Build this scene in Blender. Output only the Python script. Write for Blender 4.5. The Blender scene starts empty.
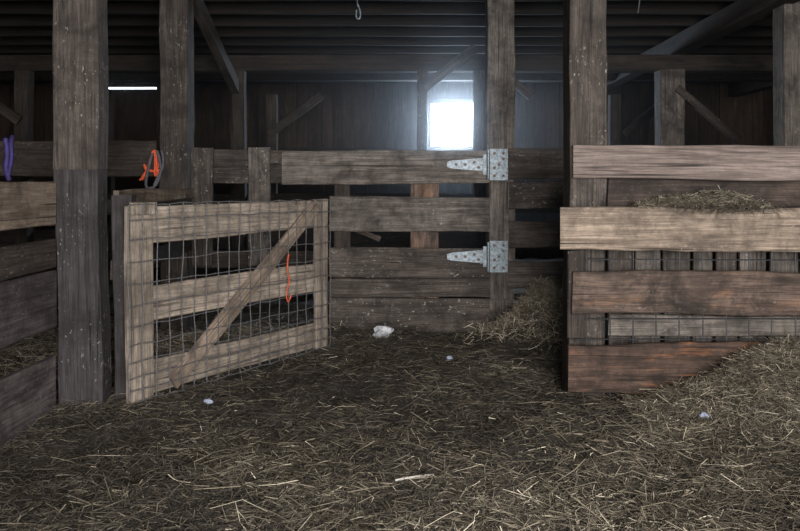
import bpy, math, random
import numpy as np
from mathutils import Vector, Matrix
random.seed(7); rng=np.random.default_rng(7)
S=bpy.context.scene
C=S.collection
try:
    S.view_settings.view_transform='Standard'
    S.view_settings.look='None'
except Exception: pass

# ------------------------------------------------------------ materials
def wood(name,cd,cl,axis='X',stain=0.5,fleck=0.3,bump=0.5,stc=(0.012,0.010,0.009),knots=1.0,warm=None):
    m=bpy.data.materials.new(name); m.use_nodes=True
    N=m.node_tree.nodes; L=m.node_tree.links
    b=N['Principled BSDF']; b.inputs['Roughness'].default_value=0.8
    b.inputs['Specular IOR Level'].default_value=0.25
    tc=N.new('ShaderNodeTexCoord'); oi=N.new('ShaderNodeObjectInfo'); ge=N.new('ShaderNodeNewGeometry')
    ad=N.new('ShaderNodeMath'); ad.operation='ADD'
    L.new(oi.outputs['Random'],ad.inputs[0]); L.new(ge.outputs['Random Per Island'],ad.inputs[1])
    mu=N.new('ShaderNodeMath'); mu.operation='MULTIPLY'; mu.inputs[1].default_value=37.0
    L.new(ad.outputs[0],mu.inputs[0])
    va=N.new('ShaderNodeVectorMath'); va.operation='ADD'
    L.new(tc.outputs['Object'],va.inputs[0]); L.new(mu.outputs[0],va.inputs[1])
    def mp(a,o):
        s=N.new('ShaderNodeVectorMath'); s.operation='MULTIPLY'
        v=[o,o,o]; v['XYZ'.index(axis)]=a
        s.inputs[1].default_value=v; L.new(va.outputs[0],s.inputs[0]); return s.outputs[0]
    def noise(vec,sc,det=5,rough=.6,dist=0):
        n=N.new('ShaderNodeTexNoise'); n.inputs['Scale'].default_value=sc
        n.inputs['Detail'].default_value=det; n.inputs['Roughness'].default_value=rough
        n.inputs['Distortion'].default_value=dist; L.new(vec,n.inputs['Vector']); return n.outputs['Fac']
    def ramp(f,a,b_,ca=(0,0,0,1),cb=(1,1,1,1)):
        r=N.new('ShaderNodeValToRGB'); r.color_ramp.elements[0].position=a; r.color_ramp.elements[1].position=b_
        r.color_ramp.elements[0].color=ca; r.color_ramp.elements[1].color=cb
        L.new(f,r.inputs[0]); return r.outputs[0]
    def mix(f,a,b_,mode='MIX'):
        x=N.new('ShaderNodeMix'); x.data_type='RGBA'; x.blend_type=mode
        if hasattr(f,'links'): L.new(f,x.inputs[0])
        else: x.inputs[0].default_value=f
        for i,c in((6,a),(7,b_)):
            if hasattr(c,'links'): L.new(c,x.inputs[i])
            else: x.inputs[i].default_value=(*c,1)
        return x.outputs[2]
    def mul(a,k):
        x=N.new('ShaderNodeMath'); x.operation='MULTIPLY'; L.new(a,x.inputs[0])
        if hasattr(k,'links'): L.new(k,x.inputs[1])
        else: x.inputs[1].default_value=k
        return x.outputs[0]
    g=noise(mp(1.3,20),1,6,.62,1.2)
    f=noise(mp(4,110),1,4,.65,.5)
    st=noise(va.outputs[0],3.2,7,.72,.6)
    sm=noise(va.outputs[0],9.0,6,.75,.4)
    st2=noise(mp(2.0,9),1,5,.7,.5)
    col=mix(ramp(g,.33,.68),cd,cl)
    if warm: col=mix(mul(ramp(st2,.54,.66),.8),col,warm)
    col=mix(ramp(f,.28,.56),tuple(c*.55 for c in cd),col)
    col=mix(mul(ramp(sm,.48,.66),stain*.7),col,stc)
    col=mix(mul(ramp(st,.43,.64),stain),col,stc)
    cr=noise(mp(.9,60),1,2,.5,.2)
    col=mix(mul(ramp(cr,.30,.36,(1,1,1,1),(0,0,0,1)),.85),col,tuple(c*.15 for c in cd))
    if knots:
        vo=N.new('ShaderNodeTexVoronoi'); vo.inputs['Scale'].default_value=1
        L.new(mp(1.7,6.0),vo.inputs['Vector'])
        col=mix(mul(ramp(vo.outputs['Distance'],.06,.16,(1,1,1,1),(0,0,0,1)),.8*knots),col,tuple(c*.35 for c in cd))
    if fleck:
        fl=noise(mp(28,45),1,3,.7)
        fm=noise(va.outputs[0],1.7,2)
        col=mix(mul(mul(ramp(fl,.62,.68),ramp(fm,.45,.6)),fleck),col,(.42,.41,.39))
    hr=N.new('ShaderNodeMapRange'); hr.inputs['To Min'].default_value=.78; hr.inputs['To Max'].default_value=1.2
    fr=N.new('ShaderNodeMath'); fr.operation='FRACT'; L.new(mu.outputs[0],fr.inputs[0]); L.new(fr.outputs[0],hr.inputs['Value'])
    hs=N.new('ShaderNodeHueSaturation'); L.new(col,hs.inputs['Color']); L.new(hr.outputs[0],hs.inputs['Value'])
    L.new(hs.outputs[0],b.inputs['Base Color'])
    bp=N.new('ShaderNodeBump'); bp.inputs['Strength'].default_value=bump; bp.inputs['Distance'].default_value=.012
    h=N.new('ShaderNodeMath'); h.operation='MULTIPLY_ADD'; L.new(f,h.inputs[0]); h.inputs[1].default_value=.4; L.new(g,h.inputs[2])
    L.new(h.outputs[0],bp.inputs['Height']); L.new(bp.outputs[0],b.inputs['Normal'])
    return m
def plain(name,col,rough=.6,metal=0,nscale=30,var=.3):
    m=bpy.data.materials.new(name); m.use_nodes=True
    N=m.node_tree.nodes; L=m.node_tree.links; b=N['Principled BSDF']
    b.inputs['Roughness'].default_value=rough; b.inputs['Metallic'].default_value=metal
    tc=N.new('ShaderNodeTexCoord'); n=N.new('ShaderNodeTexNoise'); n.inputs['Scale'].default_value=nscale
    n.inputs['Detail'].default_value=5; L.new(tc.outputs['Object'],n.inputs['Vector'])
    r=N.new('ShaderNodeValToRGB'); r.color_ramp.elements[0].position=.3; r.color_ramp.elements[1].position=.7
    r.color_ramp.elements[0].color=(*[c*(1-var) for c in col],1); r.color_ramp.elements[1].color=(*[min(1,c*(1+var)) for c in col],1)
    L.new(n.outputs['Fac'],r.inputs[0]); L.new(r.outputs[0],b.inputs['Base Color'])
    return m
W_dark=wood('wood_dark',(.028,.022,.019),(.086,.069,.058),stain=.6,fleck=.35)
W_post=wood('wood_post',(.045,.038,.034),(.138,.114,.099),stain=.65,fleck=.6)
W_postlow=wood('wood_post_dirty',(.025,.022,.024),(.070,.062,.066),stain=.6,fleck=.7)
W_grey=wood('wood_grey',(.088,.077,.069),(.23,.20,.178),stain=.70,fleck=.6)
W_tan=wood('wood_tan',(.155,.120,.094),(.35,.278,.22),stain=.78,fleck=.3,stc=(.050,.039,.032))
W_gate=wood('wood_gate',(.22,.183,.150),(.50,.422,.348),stain=.58,fleck=.4,stc=(.055,.045,.038))
W_pale=wood('wood_weathered_pale',(.105,.083,.075),(.27,.218,.196),stain=.35,fleck=.1,bump=.8,stc=(.055,.043,.037))
W_rust=wood('wood_reddish',(.066,.047,.039),(.18,.128,.102),stain=.82,fleck=.2,warm=(.23,.13,.08))
W_brn=wood('wood_brown_dark',(.045,.034,.030),(.12,.088,.072),stain=.8,fleck=.1)  # darker brown for the back rail, so the hay stands out
W_rust2=wood('wood_scuffed_orange',(.060,.039,.030),(.14,.088,.066),stain=.78,fleck=.1,warm=(.38,.155,.065))
W_purp=wood('wood_left',(.062,.053,.055),(.14,.12,.122),stain=.7,fleck=.3)
W_wall=wood('wood_wall',(.030,.020,.015),(.115,.080,.059),axis='Z',stain=.5,fleck=0,knots=0)
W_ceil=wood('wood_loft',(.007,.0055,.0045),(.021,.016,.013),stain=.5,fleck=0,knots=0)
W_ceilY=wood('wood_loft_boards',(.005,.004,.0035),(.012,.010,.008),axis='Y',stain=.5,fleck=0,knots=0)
W_beam=wood('wood_beam_dark',(.020,.015,.013),(.062,.048,.040),stain=.6,fleck=0)
M_galv=plain('galvanised_steel',(.15,.18,.205),.5,.5,50,.5)
M_wire=plain('wire_steel',(.15,.15,.16),.45,.4,80,.4)
M_wired=plain('wire_dull',(.03,.03,.033),.6,.4,80,.4)
M_orange=plain('orange_twine',(.60,.09,.03),.7)
M_purple=plain('purple_strap',(.06,.045,.20),.7)
M_strap=plain('grey_strap',(.08,.08,.095),.8)
M_white=plain('white_paper',(.42,.43,.46),.8,0,25,.35)
M_feather=plain('feather',(.24,.27,.36),.8,0,20,.15)
M_stick=plain('bleached_wood',(.46,.43,.40),.8,0,20,.15)
M_iron=plain('rusty_iron',(.10,.075,.06),.6,.5)

def straw_mat(name,gain=1.0):
    m=bpy.data.materials.new(name); m.use_nodes=True
    N=m.node_tree.nodes; L=m.node_tree.links; b=N['Principled BSDF']; b.inputs['Roughness'].default_value=.6
    b.inputs['Specular IOR Level'].default_value=.4
    a=N.new('ShaderNodeAttribute'); a.attribute_name='tone'
    r=N.new('ShaderNodeValToRGB'); e=r.color_ramp.elements
    g=gain
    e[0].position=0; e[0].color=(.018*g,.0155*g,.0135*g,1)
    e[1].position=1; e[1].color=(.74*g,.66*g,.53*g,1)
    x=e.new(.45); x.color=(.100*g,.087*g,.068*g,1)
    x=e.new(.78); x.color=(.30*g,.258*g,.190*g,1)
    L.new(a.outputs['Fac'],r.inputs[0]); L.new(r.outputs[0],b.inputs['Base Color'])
    return m
M_straw=straw_mat('straw')
def ground_mat():
    m=bpy.data.materials.new('trodden_bedding'); m.use_nodes=True
    N=m.node_tree.nodes; L=m.node_tree.links; b=N['Principled BSDF']; b.inputs['Roughness'].default_value=.8
    tc=N.new('ShaderNodeTexCoord')
    def no(s,d,ds=0):
        n=N.new('ShaderNodeTexNoise'); n.inputs['Scale'].default_value=s; n.inputs['Detail'].default_value=d; n.inputs['Roughness'].default_value=.7
        n.inputs['Distortion'].default_value=ds
        L.new(tc.outputs['Object'],n.inputs['Vector']); return n.outputs['Fac']
    n1=no(60,6,1.5); n2=no(2.2,5)
    r=N.new('ShaderNodeValToRGB'); r.color_ramp.elements[0].position=.35; r.color_ramp.elements[1].position=.75
    r.color_ramp.elements[0].color=(.016,.014,.0125,1); r.color_ramp.elements[1].color=(.13,.112,.092,1)
    L.new(n1,r.inputs[0])
    r2=N.new('ShaderNodeValToRGB'); r2.color_ramp.elements[0].position=.38; r2.color_ramp.elements[1].position=.6
    r2.color_ramp.elements[0].color=(.42,.42,.42,1)
    L.new(n2,r2.inputs[0])
    x=N.new('ShaderNodeMix'); x.data_type='RGBA'; x.blend_type='MULTIPLY'; x.inputs[0].default_value=1
    L.new(r.outputs[0],x.inputs[6]); L.new(r2.outputs[0],x.inputs[7]); L.new(x.outputs[2],b.inputs['Base Color'])
    bp=N.new('ShaderNodeBump'); bp.inputs['Strength'].default_value=.9; bp.inputs['Distance'].default_value=.03
    L.new(n1,bp.inputs['Height']); L.new(bp.outputs[0],b.inputs['Normal'])
    return m
M_ground=ground_mat()

# ------------------------------------------------------------ mesh helpers
def meshobj(name,verts,faces,mat,parent=None,mw=None,smooth=False):
    me=bpy.data.meshes.new(name); me.from_pydata([tuple(v) for v in verts],[],faces); me.update()
    me.materials.append(mat)
    if smooth:
        for p in me.polygons: p.use_smooth=True
    o=bpy.data.objects.new(name,me); C.objects.link(o)
    if parent: o.parent=parent
    if mw is not None: o.matrix_local=mw
    return o
def empty(name,loc=(0,0,0),rz=0):
    e=bpy.data.objects.new(name,None); C.objects.link(e); e.empty_display_size=.2
    e.location=loc; e.rotation_euler=(0,0,rz); return e
def beam_geo(Ln,H,T,rough=.004,seg=.14,ends=.006,cham=.006):
    n=max(3,int(Ln/seg)); vs=[];fs=[]
    ph=[random.uniform(0,6.28) for _ in range(8)]
    fq=[random.uniform(1.5,5) for _ in range(8)]
    c=min(cham,T*.25)
    for i in range(n+1):
        x=-Ln/2+Ln*i/n
        wz=[rough*(math.sin(fq[k]*x+ph[k])+.6*random.uniform(-1,1)) for k in range(4)]
        hy,hz=T/2,H/2
        base=[(-hy,-hz+c),(-hy,hz-c),(-hy+c,hz),(hy-c,hz),(hy,hz-c),(hy,-hz+c),(hy-c,-hz),(-hy+c,-hz)]
        for k,(y,z) in enumerate(base):
            xx=x+(random.uniform(-ends,ends) if i in(0,n) else 0)
            dz=wz[0] if z>0 else wz[1]
            dy=(wz[2] if y>0 else wz[3])*.3
            vs.append((xx,y+dy,z+dz))
    for i in range(n):
        a=i*8;b=a+8
        for k in range(8):
            k2=(k+1)%8
            fs.append((a+k,b+k,b+k2,a+k2))
    fs.append(tuple(range(8))); fs.append(tuple(reversed(range(n*8,n*8+8))))
    return vs,fs
def frame(p0,p1,face):
    p0=Vector(p0);p1=Vector(p1); x=(p1-p0).normalized(); y=Vector(face); y=(y-x*y.dot(x)).normalized(); z=x.cross(y)
    M=Matrix((x,y,z)).transposed().to_4x4(); M.translation=(p0+p1)/2; return M,(p1-p0).length
def member(name,p0,p1,H,T,mat,parent=None,face=(0,1,0),rough=.004,**k):
    M,Ln=frame(p0,p1,face); v,f=beam_geo(Ln,H,T,rough,**k)
    return meshobj(name,v,f,mat,parent,M)
def cyl(name,p0,p1,r,mat,parent=None,n=8):
    p0=Vector(p0);p1=Vector(p1); M,Ln=frame(p0,p1,(0.3,1,.2)); vs=[];fs=[]
    for s in(-1,1):
        for k in range(n):
            a=2*math.pi*k/n; vs.append((s*Ln/2,r*math.cos(a),r*math.sin(a)))
    for k in range(n): fs.append((k,(k+1)%n,n+(k+1)%n,n+k))
    fs.append(tuple(reversed(range(n)))); fs.append(tuple(range(n,2*n)))
    return meshobj(name,vs,fs,mat,parent,M)
def wires(name,segs,r,mat,parent=None,n=5):
    vs=[];fs=[]
    for p0,p1 in segs:
        M,Ln=frame(p0,p1,(.31,.9,.21)); b=len(vs)
        for s in(-1,1):
            for k in range(n):
                a=2*math.pi*k/n; vs.append(M@Vector((s*Ln/2,r*math.cos(a),r*math.sin(a))))
        for k in range(n): fs.append((b+k,b+(k+1)%n,b+n+(k+1)%n,b+n+k))
    return meshobj(name,vs,fs,mat,parent,Matrix.Identity(4))
def tube(name,pts,r,mat,parent=None):
    cu=bpy.data.curves.new(name,'CURVE'); cu.dimensions='3D'; cu.bevel_depth=r; cu.bevel_resolution=2
    sp=cu.splines.new('NURBS'); sp.points.add(len(pts)-1); sp.use_endpoint_u=True; sp.order_u=3
    for i,p in enumerate(pts): sp.points[i].co=(*p,1)
    cu.materials.append(mat); o=bpy.data.objects.new(name,cu); C.objects.link(o)
    if parent: o.parent=parent
    return o
def boxes(name,lst,mat):
    vs=[];fs=[]
    for x0,x1,y0,y1,z0,z1 in lst:
        b=len(vs)
        for x in(x0,x1):
            for y in(y0,y1):
                for z in(z0,z1): vs.append((x,y,z))
        for f in((0,1,3,2),(4,6,7,5),(0,4,5,1),(2,3,7,6),(0,2,6,4),(1,5,7,3)): fs.append(tuple(b+i for i in f))
    return meshobj(name,vs,fs,mat)

# ------------------------------------------------------------ floor
XL,XR,YF,YB,ZC=-8.5,8.5,-3.0,14.0,3.32
def hgt(x,y):
    x=np.asarray(x,float);y=np.asarray(y,float)
    h=.014*np.sin(2.1*x+1.3*y)+.014*np.sin(3.7*y-1.9*x+1)+.010*np.sin(9*x+4*y)+.010*np.sin(7*y-11*x)+.006*np.sin(17*x+13*y)
    def g(cx,cy,sx,sy,a): return a*np.exp(-((x-cx)/sx)**2-((y-cy)/sy)**2)
    h+=g(2.20,4.35,.46,.38,.36)+g(1.55,4.25,.4,.22,.05)+g(3.0,4.35,.55,.42,.32)
    h+=g(1.24,6.50,.28,.30,.42)+g(.95,6.3,.4,.35,.08)
    h+=g(-3.4,6.3,1.2,.7,.07)+g(-1.1,6.5,.9,.25,.05)
    return h
nx,ny=340,340
xs=np.linspace(XL,XR,nx); ys=np.linspace(YF,YB,ny)
X,Y=np.meshgrid(xs,ys); Z=hgt(X,Y)+rng.normal(0,.006,X.shape)
V=np.stack([X.ravel(),Y.ravel(),Z.ravel()],1)
i=np.arange((nx-1)*(ny-1)); r_=i//(nx-1); c_=i%(nx-1); a=r_*nx+c_
F=np.stack([a,a+1,a+nx+1,a+nx],1)
me=bpy.data.meshes.new('floor'); me.from_pydata(V.tolist(),[],F.tolist()); me.materials.append(M_ground)
for p in me.polygons: p.use_smooth=True
o=bpy.data.objects.new('floor',me); C.objects.link(o)

def strands(name,x,y,z,ln,wd,tone,tilt=.12,hang=None,mat=None):
    n=len(x); az=rng.uniform(0,2*math.pi,n); el=rng.normal(0,tilt,n)
    d=np.stack([np.cos(az)*np.cos(el),np.sin(az)*np.cos(el),np.sin(el)],1)
    if hang is not None: d[:,2]-=hang; d/=np.linalg.norm(d,axis=1)[:,None]
    rl=rng.uniform(-.8,.8,n); side=np.stack([-np.sin(az)*np.cos(rl),np.cos(az)*np.cos(rl),np.sin(rl)],1)
    c=np.stack([x,y,z],1); bow=rng.normal(0,.09,n)[:,None]*ln[:,None]*np.stack([-np.sin(az),np.cos(az),np.abs(rng.normal(0,.5,n))],1)
    h=(ln/2)[:,None]; w=(wd/2)[:,None]
    P=[c-d*h,c+bow,c+d*h]; vs=np.empty((n,6,3))
    for k in range(3):
        ww=w*(1.0 if k<2 else .6)
        vs[:,2*k]=P[k]-side*ww; vs[:,2*k+1]=P[k]+side*ww
    b=np.arange(n)[:,None]*6
    f=np.concatenate([b+np.array([0,1,3,2]),b+np.array([2,3,5,4])],1).reshape(-1,4)
    me=bpy.data.meshes.new(name)
    me.vertices.add(n*6); me.vertices.foreach_set('co',vs.ravel())
    nf=len(f); me.loops.add(nf*4); me.loops.foreach_set('vertex_index',f.ravel().astype(np.int32))
    me.polygons.add(nf); me.polygons.foreach_set('loop_start',np.arange(0,nf*4,4,dtype=np.int32))
    me.update(calc_edges=True); me.validate()
    at=me.attributes.new('tone','FLOAT','POINT'); at.data.foreach_set('value',np.repeat(np.clip(tone,0,1),6).astype(np.float32))
    me.materials.append(mat or M_straw)
    o=bpy.data.objects.new(name,me); C.objects.link(o); return o
def patch(x,y):
    return .5+.22*np.sin(1.7*x+2.3*y+.6)+.2*np.sin(3.3*x-2.9*y+2)+.17*np.sin(6.1*x+5.3*y)+.15*np.sin(9.7*y-8.3*x)+.12*np.sin(15*x+11*y)*np.sin(13*y-9*x)
n=230000
d=2.3+ (8.2-2.3)*rng.random(n)**1.15
x=rng.uniform(-.66,.66,n)*d*1.05; y=d
pt=patch(x,y)
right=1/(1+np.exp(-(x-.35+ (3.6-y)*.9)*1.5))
keep=rng.random(n)<np.clip(.52+.30*pt+.34*right,0,1)
x,y,pt,right=x[keep],y[keep],pt[keep],right[keep]; n=len(x)
z=hgt(x,y)+rng.uniform(.003,.030,n)
ln=rng.gamma(2.2,.018,n)+.012; long_=rng.random(n)<.11; ln[long_]=rng.uniform(.08,.26,long_.sum())
tone=rng.beta(1.7,2.4,n)*.82+.20*(pt-.5)+.17*right+.01-.10*np.exp(-((x+1.6)/.8)**2-((y-3.0)/.8)**2)  # shade of the door jamb painted into straw tone: darker left, lighter right
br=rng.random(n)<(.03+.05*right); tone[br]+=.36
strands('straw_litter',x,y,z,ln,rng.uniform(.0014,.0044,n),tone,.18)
def pile(cx,cy,sx,sy,n,lift=.05):
    x=rng.normal(cx,sx,n); y=rng.normal(cy,sy,n); z=hgt(x,y)+rng.uniform(0,lift,n)
    ln=rng.gamma(2.5,.028,n)+.025
    return x,y,z,ln
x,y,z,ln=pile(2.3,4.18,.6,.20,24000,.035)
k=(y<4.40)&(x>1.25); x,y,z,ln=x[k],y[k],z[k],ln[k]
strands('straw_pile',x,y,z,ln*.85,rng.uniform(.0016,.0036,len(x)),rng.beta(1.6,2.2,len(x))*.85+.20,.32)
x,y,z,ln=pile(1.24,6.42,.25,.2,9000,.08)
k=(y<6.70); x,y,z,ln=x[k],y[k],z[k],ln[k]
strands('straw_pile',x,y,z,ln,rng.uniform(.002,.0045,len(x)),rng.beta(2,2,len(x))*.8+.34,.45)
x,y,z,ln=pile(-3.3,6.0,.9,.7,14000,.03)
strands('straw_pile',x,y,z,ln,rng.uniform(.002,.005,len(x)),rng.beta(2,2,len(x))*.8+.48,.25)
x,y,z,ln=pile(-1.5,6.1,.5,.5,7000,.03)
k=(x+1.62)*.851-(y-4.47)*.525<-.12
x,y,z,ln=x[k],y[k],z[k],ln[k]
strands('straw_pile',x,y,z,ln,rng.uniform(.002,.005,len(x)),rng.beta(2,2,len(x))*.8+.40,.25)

# ------------------------------------------------------------ shell
lst=[]
xx=XL
wx0,wx1,wz0,wz1=.55,1.47,2.04,2.85
sx0,sx1,sz0,sz1=-5.48,-4.50,3.10,3.15
while xx<XR:
    w=random.uniform(.16,.26); x1=min(xx+w,XR); yo=14.0-random.uniform(0,.025); g=.004
    a,b=xx+g,x1-g
    if b>wx0 and a<wx1:
        for (p,q,z0,z1) in ((a,b,-.1,wz0),(a,b,wz1,ZC)): lst.append((p,q,yo,14.06,z0,z1))
        if a<wx0: lst.append((a,wx0,yo,14.06,wz0,wz1))
        if b>wx1: lst.append((wx1,b,yo,14.06,wz0,wz1))
    elif b>sx0 and a<sx1:
        lst.append((a,b,yo,14.06,-.1,sz0)); lst.append((a,b,yo,14.06,sz1,ZC))
    else: lst.append((a,b,yo,14.06,-.1,ZC))
    xx=x1
lst+=[(XL,sx0,14.06,14.10,-.1,ZC),(sx0,sx1,14.06,14.10,-.1,sz0),(sx0,sx1,14.06,14.10,sz1,ZC),(sx1,wx0,14.06,14.10,-.1,ZC),
      (wx0,wx1,14.06,14.10,-.1,wz0),(wx0,wx1,14.06,14.10,wz1,ZC),(wx1,XR,14.06,14.10,-.1,ZC)]
boxes('wall_back',lst,W_wall)
def sidewall(name,x0,x1):
    l=[];yy=YF
    while yy<14:
        w=random.uniform(.16,.26); l.append((x0-random.uniform(0,.01),x1+random.uniform(0,.01),yy+.003,min(yy+w,14.1),-.1,ZC)); yy+=w
    l.append(((x0+x1)/2-.01,(x0+x1)/2+.01,YF,14.1,-.1,ZC))
    boxes(name,l,W_wall)
sidewall('wall_left',XL-.08,XL); sidewall('wall_right',XR,XR+.08)
boxes('wall_front',[(XL,-2.2,YF-.1,YF,-.1,ZC),(3.4,XR,YF-.1,YF,-.1,ZC),(-2.2,3.4,YF-.1,YF,2.9,ZC)],W_wall)
l=[];xx=XL
while xx<XR:
    w=random.uniform(.18,.24); l.append((xx+.002,min(xx+w,XR),YF,14.1,ZC,ZC+.03+random.uniform(0,.006))); xx+=w
l.append((XL,XR,YF,14.1,ZC+.03,ZC+.08))
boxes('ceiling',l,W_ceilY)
w=empty('window_1')
for nm,p0,p1 in(('sill',(wx0-.08,13.93,wz0-.03),(wx1+.08,13.93,wz0-.03)),('head',(wx0-.08,13.93,wz1+.03),(wx1+.08,13.93,wz1+.03)),
    ('jamb_left',(wx0-.03,13.93,wz0),(wx0-.03,13.93,wz1)),('jamb_right',(wx1+.03,13.93,wz0),(wx1+.03,13.93,wz1))):
    member(nm,p0,p1,.07,.10,W_dark,w)
for zz in(.9,1.95): member('wall_girt',(XL+.05,13.91,zz),(XR-.05,13.91,zz),.13,.08,W_dark)
for k in range(28):
    yy=-2.6+k*.6
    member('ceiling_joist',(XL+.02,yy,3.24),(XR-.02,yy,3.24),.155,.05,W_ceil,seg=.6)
for xr in(3.45,6.1):
    member('overhead_beam',(xr,-2.8,3.05),(xr,13.88,3.05),.21,.2,W_beam,face=(1,0,0),seg=.5)
for yy,zz in((9.45,2.83),(11.9,3.06)):
    member('tie_beam',(XL+.02,yy,zz),(XR-.02,yy,zz),.2,.18,W_beam,seg=.5)

def post(x,y,w,t,mat=W_post,top=3.31,dx=0,nm='support_post'):
    return member(nm,(x+dx,y,-.08),(x,y,top),w,t,mat,rough=.005)
f=empty('support_post')
member('upper_timber',(-1.872,4.46,1.40),(-1.885,4.46,3.31),.262,.16,W_post,f,rough=.005)
member('lower_timber',(-1.848,4.465,-.08),(-1.872,4.465,1.40),.252,.15,W_postlow,f,rough=.006)
post(-2.03,6.92,.25,.22,W_post)
post(.92,7.02,.25,.2,W_grey)
post(1.165,4.76,.225,.2,W_post,dx=-.02)
post(3.60,6.95,.27,.22,W_grey)
post(3.3,9.3,.30,.22,W_grey,2.72)
for (px,py) in((-1.97,9.3),(.98,9.3),(-4.6,9.3),(-4.6,6.95),(6.1,6.95),(6.1,9.3),(-1.97,11.7),(3.3,11.7),(-4.5,11.7),(6.1,11.7)):
    post(px,py,.16,.16,W_dark,2.72 if py>9 else 3.31)
post(.27,9.3,.12,.12,W_dark,2.72,nm='wall_stud')
def brace(p0,p1,H=.12,T=.08,mat=W_dark,face=(0,1,0)): member('diagonal_brace',p0,p1,H,T,mat,face=face)
brace((-1.99,9.2,2.50),(-1.99,7.1,3.2),.15,.1,face=(1,0,0))
brace((.30,9.25,2.5),(.92,9.25,3.0))
brace((1.6,9.25,2.4),(1.05,9.25,2.85),.09)
brace((3.35,9.2,2.5),(4.1,9.2,1.85),.09)
brace((3.4,11.6,2.1),(4.3,11.6,2.8)); brace((-2.0,11.6,2.1),(-1.2,11.6,2.7)); brace((-4.6,9.2,2.1),(-5.5,9.2,2.75))

# ------------------------------------------------------------ back board gate + fence
g=empty('board_gate')
Yb=6.80
member('top_rail',(-1.05,Yb,1.475),(.80,Yb,1.48),.30,.035,W_grey,g)
member('second_rail',(-.63,Yb,1.06),(.80,Yb,1.055),.31,.035,W_grey,g)
member('third_rail',(-.63,Yb,.625),(.80,Yb,.62),.265,.035,W_post,g)
member('fourth_rail',(-.63,Yb,.40),(.80,Yb,.395),.165,.035,W_post,g)
member('bottom_rail',(-.63,Yb,.155),(.80,Yb,.15),.31,.035,W_post,g)
member('stile_left',(-.52,Yb+.05,.0),(-.52,Yb+.05,1.6),.14,.04,W_dark,g)
member('stile_middle',(.22,Yb+.05,.0),(.22,Yb+.05,1.6),.26,.04,W_rust,g)
member('hinge_stile',(.885,Yb+.0,.30),(.885,Yb+.0,1.62),.17,.04,W_grey,g)
def hinge(zc):
    h=empty('strap_hinge'); h.parent=g; h.location=(.0,Yb-.026,zc)
    prof=[(.42,-.022),(.46,-.035),(.76,-.06),(.76,.06),(.46,.035),(.42,.022)]
    def extr(nm,prof,t=.006):
        n=len(prof); v=[(x,0,z) for x,z in prof]+[(x,-t,z) for x,z in prof]
        f=[tuple(range(n)),tuple(reversed(range(n,2*n)))]+[(k,(k+1)%n,n+(k+1)%n,n+k) for k in range(n)]
        return meshobj(nm,v,f,M_galv,h,Matrix.Identity(4))
    extr('strap_leaf',prof)
    extr('post_leaf',[(.80,-.14),(.96,-.14),(.96,.14),(.80,.14)])
    extr('knuckle_plate',[(.74,-.09),(.82,-.09),(.82,.09),(.74,.09)],.008)
    cyl('barrel',(.785,-.016,-.13),(.785,-.016,.13),.015,M_galv,h,12)
    for (bx,bz) in((.50,.0),(.58,0),(.66,.02),(.70,-.025),(.84,-.10),(.92,-.10),(.84,.10),(.92,.10),(.88,.0),(.84,-.03),(.92,.05)):
        cyl('bolt_head',(bx,-.004,bz),(bx,-.016,bz),.014,M_iron,h,6)
hinge(1.50); hinge(.68)
f=empty('board_fence')
member('rail_1',(.95,Yb+.06,1.51),(3.5,Yb+.06,1.50),.28,.035,W_post,f)
member('rail_2',(.80,Yb+.035,1.225),(3.5,Yb+.06,1.22),.235,.035,W_post,f)
member('rail_3',(.80,Yb+.035,.875),(3.5,Yb+.06,.87),.24,.035,W_post,f)
member('rail_4',(.80,Yb+.035,.51),(3.5,Yb+.06,.51),.25,.035,W_post,f)
f=empty('board_fence')
member('rail_1',(-1.85,Yb+.04,1.49),(-.95,Yb+.04,1.48),.30,.035,W_post,f)
member('rail_2',(-4.7,Yb-.02,1.56),(-2.17,Yb-.02,1.55),.32,.04,W_dark,f)
member('rail_3',(-4.7,Yb+.08,.66),(-.6,Yb+.08,.64),.16,.03,W_dark,f)
member('rail_4',(-4.7,Yb+.08,1.12),(-2.0,Yb+.08,1.12),.14,.03,W_post,f)
member('picket_1',(-1.77,Yb-.01,.6),(-1.77,Yb-.01,1.65),.19,.035,W_post,f)
member('picket_2',(-1.255,Yb-.01,.6),(-1.255,Yb-.01,1.65),.2,.035,W_grey,f)
f=empty('board_fence')
for k,zz in enumerate((1.55,1.1,.65,.25)): member('rail_%d'%(k+1),(-8,9.45,zz),(5.9,9.45,zz),.24,.035,W_dark,f,seg=.5)
member('broken_slat',(-.75,7.6,1.0),(-.2,7.6,.78),.05,.02,W_pale,f)

# ------------------------------------------------------------ wire mesh gate
ang=math.atan2(1.67,1.03)
G=empty('wire_mesh_gate',(-1.62,4.47,0),ang)
member('near_stile',(.11,0,.02),(.10,0,1.19),.19,.035,W_gate,G)
member('far_stile',(1.88,0,.02),(1.88,0,1.20),.15,.035,W_gate,G)
member('top_board',(.19,.012,1.07),(1.82,.012,1.085),.22,.03,W_gate,G)
member('middle_board',(.19,.012,.59),(1.82,.012,.585),.22,.03,W_gate,G)
member('bottom_board',(.19,.012,.14),(1.82,.012,.13),.2,.03,W_gate,G)
member('diagonal_board',(.34,-.032,.08),(1.78,-.032,1.15),.115,.03,W_tan,G)
member('spacer_block',(.11,-.03,1.14),(.11,-.03,1.21),.19,.03,W_gate,G)
segs=[]
def wob(): return random.uniform(-.007,.007)
nxw=20
xs_=[-.02+.1023*k for k in range(nxw)]; zs_=[.03,.10,.18,.27,.37,.48,.60,.73,.86,.99,1.11,1.20]
jt={}
for i_,a_ in enumerate(xs_):
    for j_,b_ in enumerate(zs_): jt[i_,j_]=Vector((a_+wob(),-.060+wob()*.7,b_+wob()))
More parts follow.
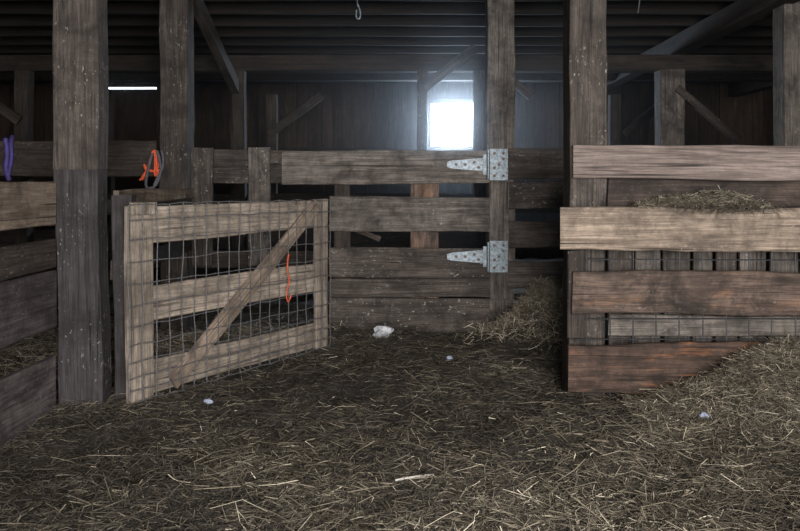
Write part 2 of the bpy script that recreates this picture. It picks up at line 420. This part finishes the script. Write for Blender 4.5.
for i_ in range(len(xs_)):
    for j_ in range(len(zs_)):
        if i_+1<len(xs_): segs.append((jt[i_,j_],jt[i_+1,j_]))
        if j_+1<len(zs_): segs.append((jt[i_,j_],jt[i_,j_+1]))
wires('wire_mesh',segs,.0033,M_wire,G)
f=empty('gate_post')
member('upright',(-1.665,4.63,-.05),(-1.685,4.63,1.25),.12,.08,W_postlow,f)
member('side_rail',(-1.72,4.60,1.24),(-1.85,6.79,1.24),.09,.035,W_tan,f,face=(1,0,0))
member('side_rail_low',(-1.74,4.60,.8),(-1.87,6.79,.8),.12,.03,W_dark,f,face=(1,0,0))

# ------------------------------------------------------------ left side fence
f=empty('board_fence')
def lf(nm,z0,z1,h,mat): member(nm,(-2.035,2.6,z0),(-1.985,4.35,z1),h,.035,mat,f,face=(1,0,0))
lf('rail_top',1.205,1.205,.25,W_tan)
lf('rail_2',.91,.92,.17,W_dark)
lf('rail_3',.66,.66,.32,W_purp)
lf('rail_4',.17,.17,.33,W_purp)
member('post',(-2.13,2.7,-.05),(-2.13,2.7,1.35),.12,.12,W_dark,f)

# ------------------------------------------------------------ right fence
f=empty('plank_fence')
yr=4.50
member('rail_top',(1.05,yr+.13,1.455),(3.45,yr+.11,1.435),.205,.04,W_pale,f)
member('rail_tan',(.95,yr,1.055),(3.45,yr,1.045),.25,.04,W_tan,f,rough=.008)
member('rail_reddish',(1.02,yr,.675),(3.45,yr,.67),.25,.04,W_rust,f,rough=.008)
member('rail_bottom',(1.0,yr+.04,.22),(3.45,yr+.04,.20),.30,.04,W_rust2,f,rough=.014)
member('rail_back',(1.29,4.73,1.27),(3.45,4.73,1.255),.18,.035,W_brn,f)
xx=1.30;k=0
while xx<3.2:
    w=random.uniform(.14,.21); member('upright_%d'%k,(xx+w/2,4.79+random.uniform(0,.02),0),(xx+w/2,4.79,1.2+random.uniform(-.01,.01)),w-.022,.03,W_post if k%4==0 else W_grey,f); xx+=w;k+=1
member('inner_rail',(1.3,4.745,.44),(3.28,4.745,.43),.13,.03,W_grey,f)
member('block',(1.05,yr+.04,.40),(1.05,yr+.04,.92),.10,.05,W_dark,f)
segs=[]
for k in range(17): segs.append(((1.12+k*.14+wob(),4.575,.05),(1.12+k*.14+wob(),4.575,1.15)))
for zz in(.08,.22,.38,.50,.86,1.0): segs.append(((1.05,4.575,zz+wob()),(3.4,4.575,zz+wob())))
wires('wire_mesh',segs,.0045,M_wired,f)
member('back_post',(3.37,4.80,-.05),(3.37,4.80,1.7),.15,.12,W_post,f)
member('ledge',(1.3,4.61,1.165),(3.4,4.61,1.165),.03,.17,W_dark,f)
n=9000
x=rng.normal(1.82,.20,n); x=np.clip(x,1.45,2.15); y=rng.uniform(4.475,4.68,n)
z=1.188+rng.uniform(0,1,n)*.085*np.exp(-((x-1.84)/.27)**4)*(.75+.25*np.sin(x*17)+.2*np.sin(x*41))
strands('hay_clump',x,y,z,rng.uniform(.04,.13,n),rng.uniform(.0014,.0030,n),rng.beta(1.3,1.5,n)*1.0+.12,.28)
n=600
x=rng.normal(1.92,.15,n); y=rng.uniform(4.44,4.49,n); z=1.20-rng.uniform(0,.05,n)
strands('hay_clump',x,y,z,rng.uniform(.05,.13,n),rng.uniform(.0015,.003,n),rng.beta(1.3,2,n)*.8+.05,.35,hang=.35)

# ------------------------------------------------------------ small things
t=empty('baling_twine')
for k in range(5):
    ox=random.uniform(-.04,.04)
    tube('strand_%d'%k,[(-2.27+ox,6.72,1.36),(-2.23,6.72,1.48+ox),(-2.17,6.71,1.66),(-2.13+ox,6.71,1.52),(-2.17,6.70,1.40+ox),(-2.08,6.71,1.47),(-2.22+ox,6.70,1.42),(-2.26,6.71,1.5)],.008,M_orange,t)
t=empty('nylon_halter')
tube('loop_1',[(-2.18,6.69,1.6),(-2.23,6.68,1.4),(-2.24,6.69,1.28),(-2.14,6.68,1.3),(-2.09,6.69,1.48),(-2.14,6.69,1.62)],.013,M_strap,t)
tube('loop_2',[(-2.10,6.69,1.62),(-2.06,6.68,1.5),(-2.16,6.68,1.34),(-2.18,6.68,1.24)],.011,M_strap,t)
t=empty('baling_twine',(-1.62,4.47,0),ang)
for k in range(3):
    ox=random.uniform(-.02,.02)
    tube('strand_%d'%k,[(1.40+ox,-.07,.80),(1.37,-.075,.70),(1.42+ox,-.07,.6),(1.36,-.075,.52+ox),(1.40,-.07,.42+ox),(1.43+ox,-.07,.5)],.004,M_orange,t)
t=empty('lead_rope')
tube('hanging_part',[(-3.5,6.74,1.73),(-3.47,6.73,1.6),(-3.5,6.73,1.45),(-3.46,6.73,1.36)],.022,M_purple,t)
tube('hanging_loop',[(-3.47,6.80,1.75),(-3.45,6.73,1.7),(-3.43,6.73,1.55),(-3.47,6.73,1.40)],.018,M_purple,t)
t=empty('hanging_hook')
tube('cord',[(-.40,7.0,3.17),(-.40,7.0,3.05),(-.39,7.0,2.98)],.006,M_strap,t)
tube('hook',[(-.39,7.0,2.98),(-.36,7.0,2.92),(-.37,7.0,2.84),(-.41,7.0,2.86),(-.40,7.0,2.93)],.009,M_galv,t)
t=tube('hanging_wire',[(2.2,7.0,3.17),(2.22,7.0,3.05),(2.19,7.0,2.9)],.006,M_strap)
import bmesh
def crumple(name,loc,sx,sy,sz,mat,sub=3,amp=.35):
    bm=bmesh.new(); bmesh.ops.create_icosphere(bm,subdivisions=sub,radius=1)
    for v in bm.verts:
        s=1+random.uniform(-amp,amp); v.co=Vector((v.co.x*sx*s,v.co.y*sy*s,v.co.z*sz*s))
    me=bpy.data.meshes.new(name); bm.to_mesh(me); bm.free(); me.materials.append(mat)
    o=bpy.data.objects.new(name,me); C.objects.link(o); o.location=loc; return o
def gz(x,y): return float(hgt(x,y))
crumple('crumpled_paper',(-.145,6.45,gz(-.145,6.45)+.045),.078,.06,.048,M_white,2,.45)
for (x_,y_) in((-1.12,4.45),(.36,5.5),(1.62,4.05)):
    crumple('feather',(x_,y_,gz(x_,y_)+.03),.024,.018,.014,M_feather,2,.4)
tube('bleached_stick',[(-.02,3.32,gz(0,3.32)+.03),(.06,3.34,gz(0,3.32)+.04),(.15,3.37,gz(0,3.32)+.035)],.005,M_stick)

# added haze volume in the back half of the barn, for the window glow
vm=bpy.data.materials.new('window_glow_haze'); vm.use_nodes=True
vn=vm.node_tree.nodes; vn.remove(vn['Principled BSDF'])
vs_=vn.new('ShaderNodeVolumeScatter'); vs_.inputs['Color'].default_value=(.86,.92,1,1); vs_.inputs['Density'].default_value=.012; vs_.inputs['Anisotropy'].default_value=.92
vm.node_tree.links.new(vs_.outputs[0],vn['Material Output'].inputs['Volume'])
boxes('window_glow_haze',[(XL+.1,XR-.1,5.0,13.86,.6,3.15)],vm)

# ------------------------------------------------------------ light
wd=bpy.data.worlds.new('sky'); S.world=wd; wd.use_nodes=True
bg=wd.node_tree.nodes['Background']; bg.inputs[0].default_value=(.82,.91,1,1); bg.inputs[1].default_value=3.0
def area(name,loc,rot,sx,sy,e,col):
    l=bpy.data.lights.new(name,'AREA'); l.shape='RECTANGLE'; l.size=sx; l.size_y=sy; l.energy=e; l.color=col
    o=bpy.data.objects.new(name,l); C.objects.link(o); o.location=loc; o.rotation_euler=rot; return o
area('doorway_daylight',(1.0,-2.6,1.8),(math.radians(84),0,0),2.8,2.0,830,(1,.95,.895))
area('window_daylight',((wx0+wx1)/2,13.84,(wz0+wz1)/2),(math.radians(-80),0,0),.85,.75,140,(.72,.85,1))

cd=bpy.data.cameras.new('camera'); cam=bpy.data.objects.new('camera',cd); C.objects.link(cam); S.camera=cam
cam.location=(0,0,1.3); cam.rotation_euler=(math.radians(90),0,0)
cd.lens=34.2; cd.sensor_width=36; cd.shift_y=-78.5/800; cd.clip_start=.05
